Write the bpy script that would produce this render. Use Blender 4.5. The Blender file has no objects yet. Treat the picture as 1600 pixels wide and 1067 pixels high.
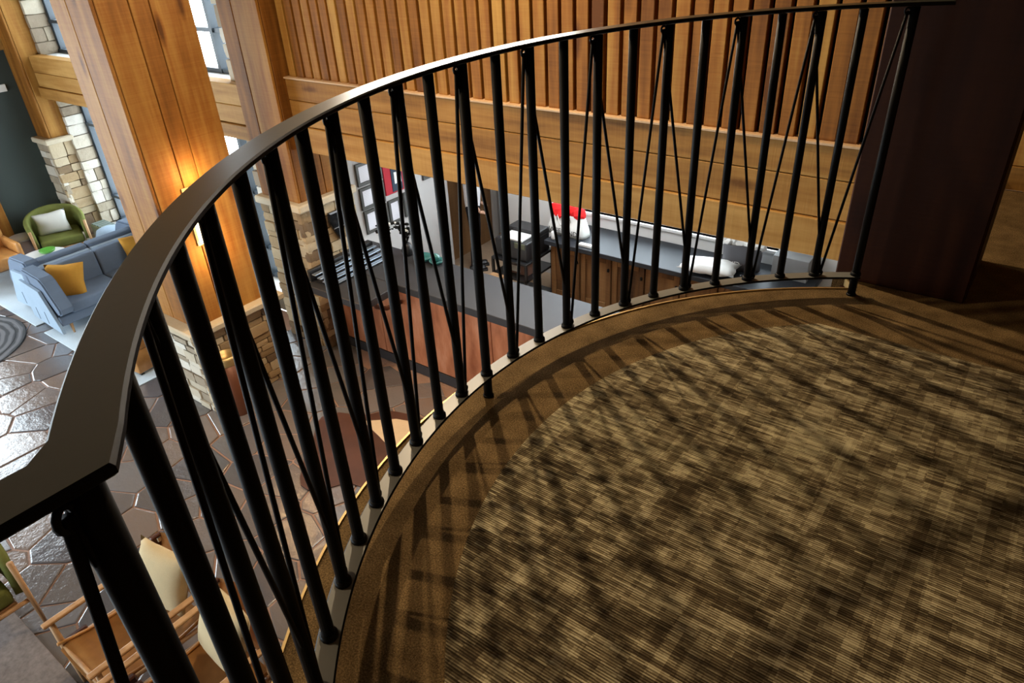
import bpy, bmesh, math, random
from mathutils import Vector, Matrix
random.seed(7)
S = bpy.context.scene
COL = S.collection
PI = math.pi
FL = -2.9            # lobby floor level; the mezzanine carpet is z = 0
CEN = (.265, 1.47)   # centre of the curved railing

# ------------------------------------------------------------------ camera
cd = bpy.data.cameras.new('camera'); cam = bpy.data.objects.new('camera', cd); COL.objects.link(cam)
Rm = Matrix(((0.80231848, -0.27568098, 0.52941954), (0.59478831, 0.44372228, -0.67032634), (-0.05011902, 0.85270777, 0.51997841)))
cam.matrix_world = Matrix.Translation((0, 0, 1.4022)) @ Rm.to_4x4()
cd.sensor_width = 36; cd.lens = 1100.14 * 36 / 1600; cd.clip_start = .02
S.camera = cam
# ------------------------------------------------------------------ view, world, light
S.view_settings.view_transform = 'Standard'; S.view_settings.look = 'None'
S.view_settings.exposure = 0; S.view_settings.gamma = 1; S.view_settings.use_curve_mapping = False
try:
    S.cycles.use_denoising = True; S.cycles.denoiser = 'OPENIMAGEDENOISE'
    S.cycles.max_bounces = 8; S.cycles.transparent_max_bounces = 12; S.cycles.sample_clamp_indirect = 4
    S.cycles.caustics_reflective = False; S.cycles.caustics_refractive = False
except Exception: pass
W = bpy.data.worlds.new('world'); S.world = W; W.use_nodes = True
bg = W.node_tree.nodes['Background']; bg.inputs[0].default_value = (.80, .92, 1, 1); bg.inputs[1].default_value = 12

def light(name, kind, loc, energy, color, aim=None, **kw):
    d = bpy.data.lights.new(name, kind); d.energy = energy; d.color = color
    for k, v in kw.items(): setattr(d, k, v)
    o = bpy.data.objects.new(name, d); COL.objects.link(o); o.location = loc
    if aim is not None: o.rotation_euler = (Vector(aim) - Vector(loc)).to_track_quat('-Z', 'Y').to_euler()
    return o
WARM = (1, .76, .48)
light('ceiling_spot_lamp', 'SPOT', (-4.25, -.45, 3.3), 360, WARM, (-1.8, 1.3, 0), spot_size=.95, spot_blend=1, shadow_soft_size=.05)
light('ceiling_spot_lamp', 'SPOT', (-3.45, 3.55, 3.3), 560, WARM, (-2.0, 2.4, 0), spot_size=2.2, spot_blend=.9, shadow_soft_size=.05)
light('ceiling_spot_lamp', 'SPOT', (-3.0, 1.6, 3.4), 330, WARM, (-6.1, 4.2, -.8), spot_size=1.5, spot_blend=.9, shadow_soft_size=.12)
light('ceiling_spot_lamp', 'SPOT', (-3.6, 2.0, 3.4), 300, (1, .7, .45), (-4.6, 3.6, -2.4), spot_size=.9, spot_blend=.8, shadow_soft_size=.06)
light('slat_wall_wash', 'SPOT', (-3.2, 2.9, 3.4), 170, WARM, (-3.4, 4.5, .2), spot_size=1.9, spot_blend=.9, shadow_soft_size=.1)
light('office_ceiling_light', 'AREA', (-4.2, 6.2, -.52), 42, (.93, .95, 1), (-4.2, 6.2, -3), shape='RECTANGLE', size=2.4, size_y=1.2)
light('counter_ceiling_light', 'AREA', (-4.2, 4.72, -.56), 10, (1, .82, .6), (-4.2, 4.72, -3), shape='RECTANGLE', size=3, size_y=.08)
for (loc, aim, sx, sy) in [((-12.97, -.6, -.65), (0, -.6, -.65), 6, 3.7), ((-8.2, -3.97, -1.35), (-8.2, 0, -1.35), 8, 2.3)]:
    o = light('daylight_portal', 'AREA', loc, 1, (1, 1, 1), aim, shape='RECTANGLE', size=sx, size_y=sy); o.data.cycles.is_portal = True

# ------------------------------------------------------------------ materials
def mat(name, col=(.5, .5, .5), rough=.5, metal=0, spec=.5, emit=None, es=1, coat=0):
    m = bpy.data.materials.new(name); m.use_nodes = True
    b = m.node_tree.nodes['Principled BSDF']
    b.inputs['Base Color'].default_value = (*col, 1); b.inputs['Roughness'].default_value = rough
    b.inputs['Metallic'].default_value = metal; b.inputs['Specular IOR Level'].default_value = spec
    if coat: b.inputs['Coat Weight'].default_value = coat; b.inputs['Coat Roughness'].default_value = .15
    if emit: b.inputs['Emission Color'].default_value = (*emit, 1); b.inputs['Emission Strength'].default_value = es
    return m
class N:
    def __init__(s, m): s.t = m.node_tree; s.n = s.t.nodes; s.l = s.t.links; s.b = s.n['Principled BSDF']
    def add(s, typ, **kw):
        x = s.n.new(typ)
        for k, v in kw.items():
            if k[0] == 'i' and k[1:].isdigit(): s.put(x, int(k[1:]), v)
            else: setattr(x, k, v)
        return x
    def put(s, x, i, v):
        if hasattr(v, 'links') or isinstance(v, bpy.types.NodeSocket): s.l.new(v, x.inputs[i])
        else: x.inputs[i].default_value = v
    def math(s, op, a, b=0, c=0): return s.add('ShaderNodeMath', operation=op, i0=a, i1=b, i2=c).outputs[0]
    def vmul(s, a, v): return s.add('ShaderNodeVectorMath', operation='MULTIPLY', i0=a, i1=v).outputs[0]
    def vadd(s, a, v): return s.add('ShaderNodeVectorMath', operation='ADD', i0=a, i1=v).outputs[0]
    def noise(s, vec, scale, detail=3, rough=.6):
        x = s.add('ShaderNodeTexNoise'); s.l.new(vec, x.inputs['Vector']); x.inputs['Scale'].default_value = scale
        x.inputs['Detail'].default_value = detail; x.inputs['Roughness'].default_value = rough; return x.outputs['Fac']
    def ramp(s, fac, stops):
        x = s.add('ShaderNodeValToRGB'); s.l.new(fac, x.inputs[0]); e = x.color_ramp.elements
        while len(e) < len(stops): e.new(.5)
        for q, (p, c) in zip(e, stops): q.position = p; q.color = (*c, 1)
        return x.outputs[0]
    def mix(s, f, a, b, mode='MIX'):
        x = s.add('ShaderNodeMix', data_type='RGBA', blend_type=mode)
        for i, v in ((0, f), (6, a), (7, b)):
            if isinstance(v, bpy.types.NodeSocket): s.l.new(v, x.inputs[i])
            else: x.inputs[i].default_value = v if i == 0 else (*v, 1)
        return x.outputs[2]
    def pos(s): return s.add('ShaderNodeNewGeometry').outputs['Position']
    def rnd(s): return s.add('ShaderNodeObjectInfo').outputs['Random']
    def bump(s, h, strength, dist=.01):
        x = s.add('ShaderNodeBump'); x.inputs['Strength'].default_value = strength; x.inputs['Distance'].default_value = dist
        s.l.new(h, x.inputs['Height']); s.l.new(x.outputs[0], s.b.inputs['Normal'])
    def base(s, c): s.l.new(c, s.b.inputs['Base Color'])

def wood(name, cols, axis=2, rough=.6, rnd=.25, sc=1.0, spec=.2):
    m = mat(name, cols[1], rough, spec=spec); n = N(m); r = n.rnd()
    off = n.add('ShaderNodeCombineXYZ', i0=n.math('MULTIPLY', r, 17.), i1=n.math('MULTIPLY', r, 31.), i2=n.math('MULTIPLY', r, 7.)).outputs[0]
    st = [14 * sc, 14 * sc, 14 * sc]; st[axis] = 1.1 * sc
    v = n.vadd(n.vmul(n.pos(), st), off)
    a = n.noise(v, 1., 4, .6); sm = [2.2] * 3; sm[axis] = .8
    b = n.noise(n.vadd(n.vmul(n.pos(), sm), off), 1., 2)
    cross = [3.] * 3; cross[axis] = 90.
    c = n.noise(n.vmul(n.pos(), cross), 1., 1)          # fine saw marks across the grain
    f = n.math('ADD', n.math('MULTIPLY', a, .55), n.math('MULTIPLY', b, .5))
    f = n.math('ADD', f, n.math('MULTIPLY', n.math('SUBTRACT', c, .5), .12))
    f = n.math('ADD', f, n.math('MULTIPLY', n.math('SUBTRACT', r, .5), rnd))
    kv = [3.4] * 3; kv[axis] = 1.0
    vo = n.add('ShaderNodeTexVoronoi'); n.l.new(n.vadd(n.vmul(n.pos(), kv), off), vo.inputs['Vector']); vo.inputs['Scale'].default_value = 1.0
    kn = n.add('ShaderNodeMapRange', i0=vo.outputs['Distance'], i1=.03, i2=.16, i3=.34, i4=0.).outputs[0]
    f = n.math('SUBTRACT', f, kn); bl = n.noise(n.vadd(n.vmul(n.pos(), [q * .5 for q in st]), off), 1., 3, .7)
    f = n.math('ADD', f, n.math('MULTIPLY', n.math('SUBTRACT', bl, .5), .35))
    n.base(n.ramp(f, [(.28, cols[0]), (.52, cols[1]), (.78, cols[2])])); n.bump(n.math('ADD', a, c), .25, .004)
    return m
def cloth(name, col, var=.25, sc=220, rough=.9, big=6):
    m = mat(name, col, rough, spec=.15); n = N(m); p = n.pos()
    a = n.noise(p, sc, 2); b = n.noise(p, big, 3)
    f = n.math('ADD', n.math('MULTIPLY', a, .5), n.math('MULTIPLY', b, .5))
    n.base(n.ramp(f, [(.3, tuple(x * (1 - var) for x in col)), (.7, tuple(min(1, x * (1 + var)) for x in col))])); n.bump(a, .3, .002)
    return m
HON = wood('honey_timber', [(.10, .034, .005), (.265, .105, .017), (.42, .215, .048)], 2)
HONX = wood('honey_timber_beam', [(.14, .056, .009), (.32, .155, .034), (.48, .275, .08)], 0)
SLAT = wood('slat_timber', [(.12, .040, .005), (.29, .115, .018), (.46, .25, .055)], 2, rnd=.30)
DARKW = wood('shaded_column_timber', [(.017, .004, .001), (.032, .008, .002), (.055, .016, .004)], 2)  # column timber darkened, its shade put into the colour
CABW = wood('knotty_cabinet_timber', [(.035, .015, .006), (.15, .072, .026), (.29, .16, .065)], 2, sc=.8)
DOORW = wood('brown_door_timber', [(.12, .06, .025), (.26, .14, .06), (.34, .19, .09)], 2)
CHW = wood('light_oak', [(.30, .16, .07), (.50, .29, .14), (.62, .40, .22)], 2, rough=.35)
BACKING = mat('slot_backing', (.006, .003, .0015), .95, spec=.1)
EDGEW = wood('pale_edge_timber', [(.40, .24, .12), (.58, .40, .24), (.66, .5, .34)], 0)  # beam ledge timber with the light on its top put into the colour
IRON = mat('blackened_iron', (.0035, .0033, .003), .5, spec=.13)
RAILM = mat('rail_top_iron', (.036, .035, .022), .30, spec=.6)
BARM = mat('bottom_bar_grey', (.17, .17, .155), .35)
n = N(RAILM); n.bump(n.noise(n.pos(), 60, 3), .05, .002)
FRAMEM = mat('window_frame_metal', (.028, .040, .052), .45)
BLACK = mat('black_plastic', (.012, .012, .013), .4)
BRASS = mat('brass_edge', (.50, .36, .16), .45, .8)
SILVER = mat('polished_metal', (.75, .78, .80), .16, 1)
WHITEP = mat('white_paint', (.62, .62, .60), .6)
GREYP = mat('warm_grey_paint', (.42, .41, .40), .7)
GREENP = mat('dark_green_paint', (.035, .05, .045), .75)
for m_ in (WHITEP, GREYP, GREENP):
    n = N(m_); n.bump(n.noise(n.pos(), 40, 3), .08, .003)
PLASTER = mat('ceiling_plaster', (.16, .11, .07), .9)
# patterned carpet ---------------------------------------------------------
CARPET = mat('patterned_carpet', (.2, .15, .1), .95, spec=.05); n = N(CARPET)
sep = n.add('ShaderNodeSeparateXYZ', i0=n.pos()); px, py = sep.outputs[0], sep.outputs[1]
def cells(sx, sy, ox=0, oy=0):
    fx = n.math('FLOOR', n.math('MULTIPLY', n.math('ADD', px, ox), sx)); fy = n.math('FLOOR', n.math('MULTIPLY', n.math('ADD', py, oy), sy))
    v = n.add('ShaderNodeCombineXYZ', i0=fx, i1=fy, i2=ox).outputs[0]
    return n.add('ShaderNodeTexWhiteNoise', i0=v).outputs['Value']
a = cells(14, 22, .013, .007); b = cells(5.5, 9, .031, .011); c = cells(44, 300, .02, .003); d = cells(9, 150, .05, .02); e = cells(38, 30, .4, .2); g_ = cells(2.1, 60, .1, .1)
col_ = cells(34, 2.3, .7, .3); row_ = cells(1.3, 75, .2, .9); fine = cells(22, 147, .6, .001)
f = n.math('ADD', n.math('MULTIPLY', a, .15), n.math('MULTIPLY', b, .09))
for q, w_ in ((c, .12), (d, .11), (e, .11), (g_, .08), (col_, .12), (row_, .12), (fine, .21)): f = n.math('ADD', f, n.math('MULTIPLY', q, w_))
rib = n.math('SINE', n.math('MULTIPLY', py, 2 * PI / .0068))
f = n.math('ADD', f, n.math('MULTIPLY', rib, .13)); f = n.math('ADD', f, n.math('MULTIPLY', n.math('SUBTRACT', n.noise(n.pos(), 420, 2), .5), .16))
n.base(n.ramp(f, [(.30, (.036, .025, .013)), (.48, (.108, .080, .044)), (.63, (.235, .190, .108)), (.81, (.52, .45, .28))]))
n.bump(n.math('ADD', rib, n.noise(n.pos(), 300, 2)), .5, .002)
BORDER = mat('plain_border_carpet', (.13, .08, .035), .95, spec=.05); n = N(BORDER)
a = n.noise(n.pos(), 210, 3, .9); b = n.noise(n.pos(), 9, 2)
f = n.math('ADD', n.math('MULTIPLY', a, .75), n.math('MULTIPLY', b, .25))
n.base(n.ramp(f, [(.36, (.040, .025, .010)), (.5, (.125, .080, .034)), (.64, (.28, .185, .085))])); n.bump(a, .6, .003)
OFFC = cloth('tan_office_floor', (.42, .30, .20), .12, 60)
# stone --------------------------------------------------------------------
def stonem(name, stops, rough=.8, sc=9, bump=.6, spec=.3):
    m = mat(name, stops[1][1], rough, spec=spec); n = N(m); r = n.rnd()
    f = n.math('ADD', n.math('MULTIPLY', r, .78), n.math('MULTIPLY', n.noise(n.pos(), sc, 5, .65), .24))
    n.base(n.ramp(f, stops)); n.bump(n.noise(n.pos(), sc * 2.5, 5, .7), bump, .02); return m
STONE = stonem('tan_ledge_stone', [(.15, (.17, .115, .07)), (.35, (.29, .20, .105)), (.62, (.42, .30, .165)), (.85, (.52, .43, .29))])
PALE = stonem('pale_ledge_stone', [(.2, (.30, .24, .17)), (.45, (.50, .43, .32)), (.65, (.60, .54, .44)), (.85, (.66, .62, .54))])  # ledge stone with daylight painted into the colour, for the lit faces
CAPM = stonem('cap_stone', [(.2, (.40, .33, .22)), (.8, (.62, .54, .40))], bump=.3)
MORTAR = stonem('wall_mortar', [(.2, (.13, .10, .065)), (.8, (.20, .16, .11))])
FLAG = stonem('slate_flagstone', [(.18, (.085, .085, .095)), (.40, (.13, .12, .118)), (.60, (.18, .14, .12)), (.82, (.15, .15, .16))], .27, 3.2, .35, 1.0)
GROUT = stonem('pink_floor_grout', [(.2, (.20, .12, .09)), (.8, (.32, .20, .15))], .6)
n = N(FLAG); FLAG.node_tree.nodes['Principled BSDF'].inputs['Roughness'].default_value = .14
# small things -------------------------------------------------------------
COPPER = mat('patinated_copper', (.42, .17, .085), .38, .25); n = N(COPPER)
n.base(n.ramp(n.noise(n.vmul(n.pos(), (3, 3, .9)), 2., 5, .6), [(.3, (.28, .085, .035)), (.55, (.50, .19, .09)), (.75, (.62, .30, .18))]))
TOPB = mat('charcoal_worktop', (.030, .030, .033), .45, spec=.35); n = N(TOPB); n.bump(n.noise(n.pos(), 30, 3), .05, .002)
TOPD = mat('dark_back_worktop', (.018, .021, .026), .5, spec=.3)
BLUE = cloth('blue_grey_upholstery', (.135, .175, .24), .10)
BLUEL = cloth('blue_grey_side_upholstery', (.30, .385, .48), .08)
YEL = cloth('mustard_velvet', (.50, .25, .04), .2); GREEN = cloth('moss_green_velvet', (.15, .165, .045), .3)
CREAM = cloth('cream_cushion', (.62, .50, .30), .10); WHITEC = cloth('off_white_cloth', (.66, .66, .62), .08)
LEATH = mat('tan_leather', (.36, .15, .04), .30, spec=.5); n = N(LEATH)
n.base(n.ramp(n.noise(n.pos(), 5, 4), [(.3, (.36, .155, .04)), (.7, (.60, .30, .095))])); n.bump(n.noise(n.pos(), 90, 3), .12, .002)
DLEATH = mat('dark_brown_leather', (.07, .022, .012), .4)
RUGL = cloth('pale_blue_rug', (.52, .60, .66), .12, 120, big=3); RUGD = mat('wood_ring_rug', (.1, .1, .1), .9); n = N(RUGD)
tc = n.add('ShaderNodeTexCoord').outputs['Object']
wv = n.add('ShaderNodeTexWave', wave_type='RINGS', rings_direction='Z'); n.l.new(tc, wv.inputs[0]); wv.inputs['Scale'].default_value = 3.2; wv.inputs['Distortion'].default_value = 3
n.base(n.ramp(wv.outputs['Fac'], [(.2, (.03, .03, .032)), (.8, (.12, .115, .12))]))
HIDE = mat('cowhide', (.3, .12, .06), .6); n = N(HIDE)
tc = n.add('ShaderNodeTexCoord').outputs['Object']
n.base(n.ramp(n.noise(tc, 3, 3, .5), [(.3, (.05, .016, .008)), (.7, (.09, .030, .016))]))
HIDEC = cloth('cream_hide', (.62, .48, .32), .1)
PAPER = mat('certificate_paper', (.62, .62, .66), .6); n = N(PAPER)
wv = n.add('ShaderNodeTexWave', bands_direction='Z'); n.l.new(n.pos(), wv.inputs[0]); wv.inputs['Scale'].default_value = 18; wv.inputs['Distortion'].default_value = 1.5
n.base(n.ramp(wv.outputs['Fac'], [(.0, (.45, .45, .5)), (.25, (.66, .66, .7))]))
PLAIN = mat('white_paper', (.75, .75, .72), .6)
TEAL = mat('teal_glass', (.03, .16, .15), .08, spec=.9); RED = cloth('red_tissue', (.70, .02, .02), .3); REDF = mat('red_cloth', (.35, .008, .02), .8)
NAVY = mat('navy_cloth', (.02, .035, .06), .8); LIME = mat('lime_print', (.05, .6, .08), .7); INK = mat('black_ink', (.02, .02, .02), .6)
GLASS = bpy.data.materials.new('window_glass'); GLASS.use_nodes = True
t = GLASS.node_tree; t.nodes.clear(); o_ = t.nodes.new('ShaderNodeOutputMaterial'); mx = t.nodes.new('ShaderNodeMixShader'); tr = t.nodes.new('ShaderNodeBsdfTransparent'); gl = t.nodes.new('ShaderNodeBsdfGlossy')
gl.inputs['Roughness'].default_value = .02; mx.inputs[0].default_value = .07
t.links.new(tr.outputs[0], mx.inputs[1]); t.links.new(gl.outputs[0], mx.inputs[2]); t.links.new(mx.outputs[0], o_.inputs[0])
GLOW = mat('sconce_diffuser', (.9, .8, .6), .5, emit=(1, .72, .42), es=7)
LEDW = mat('warm_led', (.9, .8, .6), .5, emit=(1, .55, .22), es=5)
PANELL = mat('lit_ceiling_panel', (.9, .9, .9), .5, emit=(.95, .97, 1), es=2)

# ------------------------------------------------------------------ mesh helpers
def bmn(): return bmesh.new()
def fin(name, bm, m, parent=None, smooth=False, loc=None, mats=None):
    me = bpy.data.meshes.new(name); bmesh.ops.recalc_face_normals(bm, faces=bm.faces); bm.to_mesh(me); bm.free()
    for q in (mats or [m]): me.materials.append(q)
    if smooth:
        for p in me.polygons: p.use_smooth = True
    o = bpy.data.objects.new(name, me); COL.objects.link(o)
    if parent: o.parent = parent
    if loc: o.location = loc
    return o
def inst(name, me, parent, loc, scale=(1, 1, 1), rot=(0, 0, 0)):
    o = bpy.data.objects.new(name, me); COL.objects.link(o); o.parent = parent; o.location = loc; o.scale = scale; o.rotation_euler = rot; return o
def box(bm, x0, x1, y0, y1, z0, z1, bev=0, seg=1, rot=None, at=None, mi=0):
    nb = bmesh.new() if bev else bm
    r = bmesh.ops.create_cube(nb, size=1, matrix=Matrix.Translation(((x0 + x1) / 2, (y0 + y1) / 2, (z0 + z1) / 2)) @ Matrix.Diagonal((x1 - x0, y1 - y0, z1 - z0, 1)))
    if bev:
        bmesh.ops.bevel(nb, geom=nb.edges[:], offset=bev, segments=seg, profile=.5, affect='EDGES')
    if rot is not None: bmesh.ops.transform(nb, matrix=Matrix.Translation(at) @ rot @ Matrix.Translation([-q for q in at]), verts=nb.verts if bev else r['verts'])
    if bev:
        me = bpy.data.meshes.new('t'); nb.to_mesh(me); nb.free(); k = len(bm.faces); bm.from_mesh(me); bpy.data.meshes.remove(me)
        bm.faces.ensure_lookup_table()
        for f in bm.faces[k:]: f.material_index = mi
    return bm
def B(name, m, parent, x0, x1, y0, y1, z0, z1, bev=0, seg=1, smooth=False, rot=None, at=None):
    return fin(name, box(bmn(), x0, x1, y0, y1, z0, z1, bev, seg, rot, at), m, parent, smooth)
def tube(bm, pts, r, seg=10, closed=False):
    pts = [Vector(p) for p in pts]; rings = []; k = len(pts); up = None
    for i, p in enumerate(pts):
        if closed: d = pts[(i + 1) % k] - pts[i - 1]
        else: d = pts[min(i + 1, k - 1)] - pts[max(i - 1, 0)]
        d.normalize()
        if up is None: up = d.orthogonal().normalized()
        up = (up - d * up.dot(d)).normalized(); s = d.cross(up)
        rr = r[i] if isinstance(r, (list, tuple)) else r
        rings.append([bm.verts.new(p + (up * math.cos(2 * PI * j / seg) + s * math.sin(2 * PI * j / seg)) * rr) for j in range(seg)])
    for i in range(k if closed else k - 1):
        a, b = rings[i], rings[(i + 1) % k]
        for j in range(seg): bm.faces.new((a[j], a[(j + 1) % seg], b[(j + 1) % seg], b[j]))
    if not closed: bm.faces.new(rings[0][::-1]); bm.faces.new(rings[-1])
    return bm
def lathe(bm, prof, seg=24, at=(0, 0, 0), cap=True):
    rings = [[bm.verts.new((at[0] + r * math.cos(2 * PI * j / seg), at[1] + r * math.sin(2 * PI * j / seg), at[2] + z)) for j in range(seg)] for r, z in prof]
    for a, b in zip(rings, rings[1:]):
        for j in range(seg): bm.faces.new((a[j], a[(j + 1) % seg], b[(j + 1) % seg], b[j]))
    if cap: bm.faces.new(rings[0][::-1]); bm.faces.new(rings[-1])
    return bm
def prism(bm, poly, z0, z1):
    a = [bm.verts.new((x, y, z0)) for x, y in poly]; b = [bm.verts.new((x, y, z1)) for x, y in poly]; k = len(poly)
    bm.faces.new(a[::-1]); bm.faces.new(b)
    for i in range(k): bm.faces.new((a[i], a[(i + 1) % k], b[(i + 1) % k], b[i]))
    return bm
def sweep(bm, path, prof):     # path: list of (origin, outward, up) ; prof: list of (u, v)
    rings = [[bm.verts.new(Vector(o) + Vector(n_) * u + Vector(u_) * v) for u, v in prof] for o, n_, u_ in path]; k = len(prof)
    for a, b in zip(rings, rings[1:]):
        for j in range(k): bm.faces.new((a[j], a[(j + 1) % k], b[(j + 1) % k], b[j]))
    bm.faces.new(rings[0][::-1]); bm.faces.new(rings[-1]); return bm
def pillow(w, h, t, seg=10):
    bm = bmn(); top = {}; 
    for s in (1, -1):
        for i in range(seg + 1):
            for j in range(seg + 1):
                u, v = 2 * i / seg - 1, 2 * j / seg - 1
                edge = max(abs(u), abs(v)) >= .999
                if edge and s < 0: top[(s, i, j)] = top[(1, i, j)]; continue
                pin = 1 - .10 * (1 - abs(u)) * (abs(v) ** 3) - .0; pin2 = 1 - .10 * (1 - abs(v)) * (abs(u) ** 3)
                th = t / 2 * ((1 - u * u) ** .45) * ((1 - v * v) ** .45)
                top[(s, i, j)] = bm.verts.new((u * w / 2 * pin2, v * h / 2 * pin, s * th))
        for i in range(seg):
            for j in range(seg):
                q = [top[(s, i, j)], top[(s, i + 1, j)], top[(s, i + 1, j + 1)], top[(s, i, j + 1)]]
                try: bm.faces.new(q)
                except ValueError: pass
    return bm
def thing(name, label, cat, loc=(0, 0, 0), rz=0, group=None, kind=None):
    o = bpy.data.objects.new(name, None); o.empty_display_size = .1; COL.objects.link(o); o.location = loc; o.rotation_euler = (0, 0, rz)
    return tag(o, label, cat, group, kind)
def tag(o, label=None, cat=None, group=None, kind=None):
    if label: o['label'] = label
    if cat: o['category'] = cat
    if group: o['group'] = group
    if kind: o['kind'] = kind
    return o
def struct(name, label=None):
    o = bpy.data.objects.new(name, None); COL.objects.link(o); o['kind'] = 'structure'
    if label: o['label'] = label
    return o
def copy_tree(o, parent=None):
    c = o.copy(); COL.objects.link(c)
    if parent: c.parent = parent
    for ch in list(o.children): copy_tree(ch, c)
    return c
def pol(r, deg, z=0): return Vector((CEN[0] + r * math.cos(math.radians(deg)), CEN[1] + r * math.sin(math.radians(deg)), z))

# ================================================================== THE SETTING
# lobby floor: grout bed with individual flagstones
floor = tag(B('floor', GROUT, None, -13, 4, -4, 4.60, FL - .15, FL - .010), 'irregular slate flagstone lobby floor with pink grout', kind='structure')
def vor(x0, x1, y0, y1, cell, skip=None):
    pts = []; nx = int((x1 - x0) / cell); ny = int((y1 - y0) / cell)
    for i in range(-1, nx + 1):
        for j in range(-1, ny + 1):
            pts.append((x0 + (i + .5 + random.uniform(-.46, .46) + .25 * (j % 2)) * cell, y0 + (j + .5 + random.uniform(-.46, .46)) * cell))
    out = []
    for a in pts:
        if not (x0 < a[0] < x1 and y0 < a[1] < y1): continue
        poly = [(a[0] - cell, a[1] - cell), (a[0] + cell, a[1] - cell), (a[0] + cell, a[1] + cell), (a[0] - cell, a[1] + cell)]
        for b in pts:
            dx, dy = b[0] - a[0], b[1] - a[1]; L = math.hypot(dx, dy)
            if L < 1e-6 or L > 2.6 * cell: continue
            nx_, ny_ = dx / L, dy / L; lim = L / 2 - .009; res = []
            for i in range(len(poly)):
                p, q = poly[i - 1], poly[i]
                dp = (p[0] - a[0]) * nx_ + (p[1] - a[1]) * ny_ - lim; dq = (q[0] - a[0]) * nx_ + (q[1] - a[1]) * ny_ - lim
                if dp * dq < 0: tt = dp / (dp - dq); res.append((p[0] + (q[0] - p[0]) * tt, p[1] + (q[1] - p[1]) * tt))
                if dq <= 0: res.append(q)
            poly = res
            if len(poly) < 3: break
        if len(poly) >= 3: out.append((a, [(min(max(p[0], x0), x1), min(max(p[1], y0), y1)) for p in poly]))
    return out
def flag(bm, a, poly, absolute):
    ox, oy = (0, 0) if absolute else a; dz = random.uniform(-.003, .003)
    tl = [random.uniform(-.004, .004) for _ in range(2)]
    def V(p, s, z): 
        x = a[0] + (p[0] - a[0]) * s; y = a[1] + (p[1] - a[1]) * s
        return bm.verts.new((x - ox, y - oy, (FL if absolute else 0) + z + (tl[0] * (x - a[0]) + tl[1] * (y - a[1])) * 2))
    r0 = [V(p, 1, -.014) for p in poly]; r1 = [V(p, .995, -.003 + dz) for p in poly]; r2 = [V(p, .955, dz) for p in poly]; k = len(poly)
    for A, C_ in ((r0, r1), (r1, r2)):
        for i in range(k): bm.faces.new((A[i], A[(i + 1) % k], C_[(i + 1) % k], C_[i]))
    bm.faces.new(r2)
for a, poly in vor(-12.2, -3.2, -.1, 4.46, .405):
    bm = bmn(); flag(bm, a, poly, False)
    fin('flagstone', bm, FLAG, floor, loc=(a[0], a[1], FL))
bm = bmn()
for rg in ((-13, -3.2, -4, -.1), (-3.2, 4, -4, 4.46)):
    for a, poly in vor(*rg, .48): flag(bm, a, poly, True)
o = fin('flagstones', bm, FLAG, floor); o['kind'] = 'stuff'

# mezzanine slab, border carpet, patterned inlay, brass edge
SC = (.253, 1.419)
arc = [(SC[0] + 1.638 * math.cos(math.radians(t_)), SC[1] + 1.638 * math.sin(math.radians(t_))) for t_ in range(116, 243, 2)]
edge = [(-.57, 4.46), (-.57, 2.96), (-.52, 2.97)] + arc + [(-.545, .0), (-.545, -2.5)]
slab = tag(fin('floor_mezzanine', prism(bmn(), edge + [(4, -2.5), (4, 4.46)], -.34, 0), BORDER), 'brown carpeted mezzanine floor with a curved edge', kind='structure')
R2 = 1.308
a0 = math.degrees(math.asin((2.53 - CEN[1]) / R2))
inl = [tuple(pol(R2, t_)[:2]) for t_ in [180 - a0 + (232 - 180 + a0) * i / 60 for i in range(61)]]
inl = inl + [(-.47, -2.5), (3.9, -2.5), (3.9, 2.53)]
fin('patterned_carpet', prism(bmn(), inl, -.001, .004), CARPET, slab)
bm = bmn(); path = []
for i, (x, y) in enumerate(edge[2:]):
    e_ = edge[2:]; a = Vector(e_[max(i - 1, 0)]); b = Vector(e_[min(i + 1, len(e_) - 1)]); d = (b - a).normalized(); nrm = Vector((-d.y, d.x)) * -1
    path.append(((x, y, 0), (nrm.x, nrm.y, 0), (0, 0, 1)))
sweep(bm, path, [(-.003, -.03), (.004, -.03), (.004, .006), (-.003, .006)])
tag(fin('trim_1', bm, BRASS), 'thin brass edging along the curved carpet edge', kind='structure')
bm = bmn()
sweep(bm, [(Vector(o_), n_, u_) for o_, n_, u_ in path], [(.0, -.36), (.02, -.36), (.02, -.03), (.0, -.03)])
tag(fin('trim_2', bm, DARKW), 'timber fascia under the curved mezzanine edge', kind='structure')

# glowing panel added on the slat wall, out of view
t_ = None
# slatted back wall above the reception
wb = struct('wall_back', 'vertical honey timber slat wall above the timber beam')
B('backing_panel', BACKING, wb, -6.15, 3.9, 4.535, 4.60, -.30, 3.6)
sl = fin('slat', box(bmn(), -.0475, .0475, -.030, .032, 0, 3.45, .004), SLAT, wb)
B('base_board', HONX, wb, -.2, 3.9, 4.462, 4.62, 0.0, .128, .004)
xs = [-6.06 + .1222 * i for i in range(81)]
sl.location = (xs[0], 4.503, .13)
for x in xs[1:]: inst('slat', sl.data, wb, (x, 4.503 + random.uniform(-.002, .002), .13))
beam = struct('trim_3', 'honey timber boards of the beam under the slat wall')
for nm, z0, z1, y0 in (('beam_board', -.075, .125, 4.44), ('beam_board', -.322, -.079, 4.44), ('beam_board', -.575, -.326, 4.415)):
    B(nm, HONX, beam, -6.148, -.2, y0, 4.62, z0, z1, .006)
B('beam_ledge', EDGEW, beam, -6.148, -.2, 4.425, 4.55, .125, .142, .003)

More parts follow.
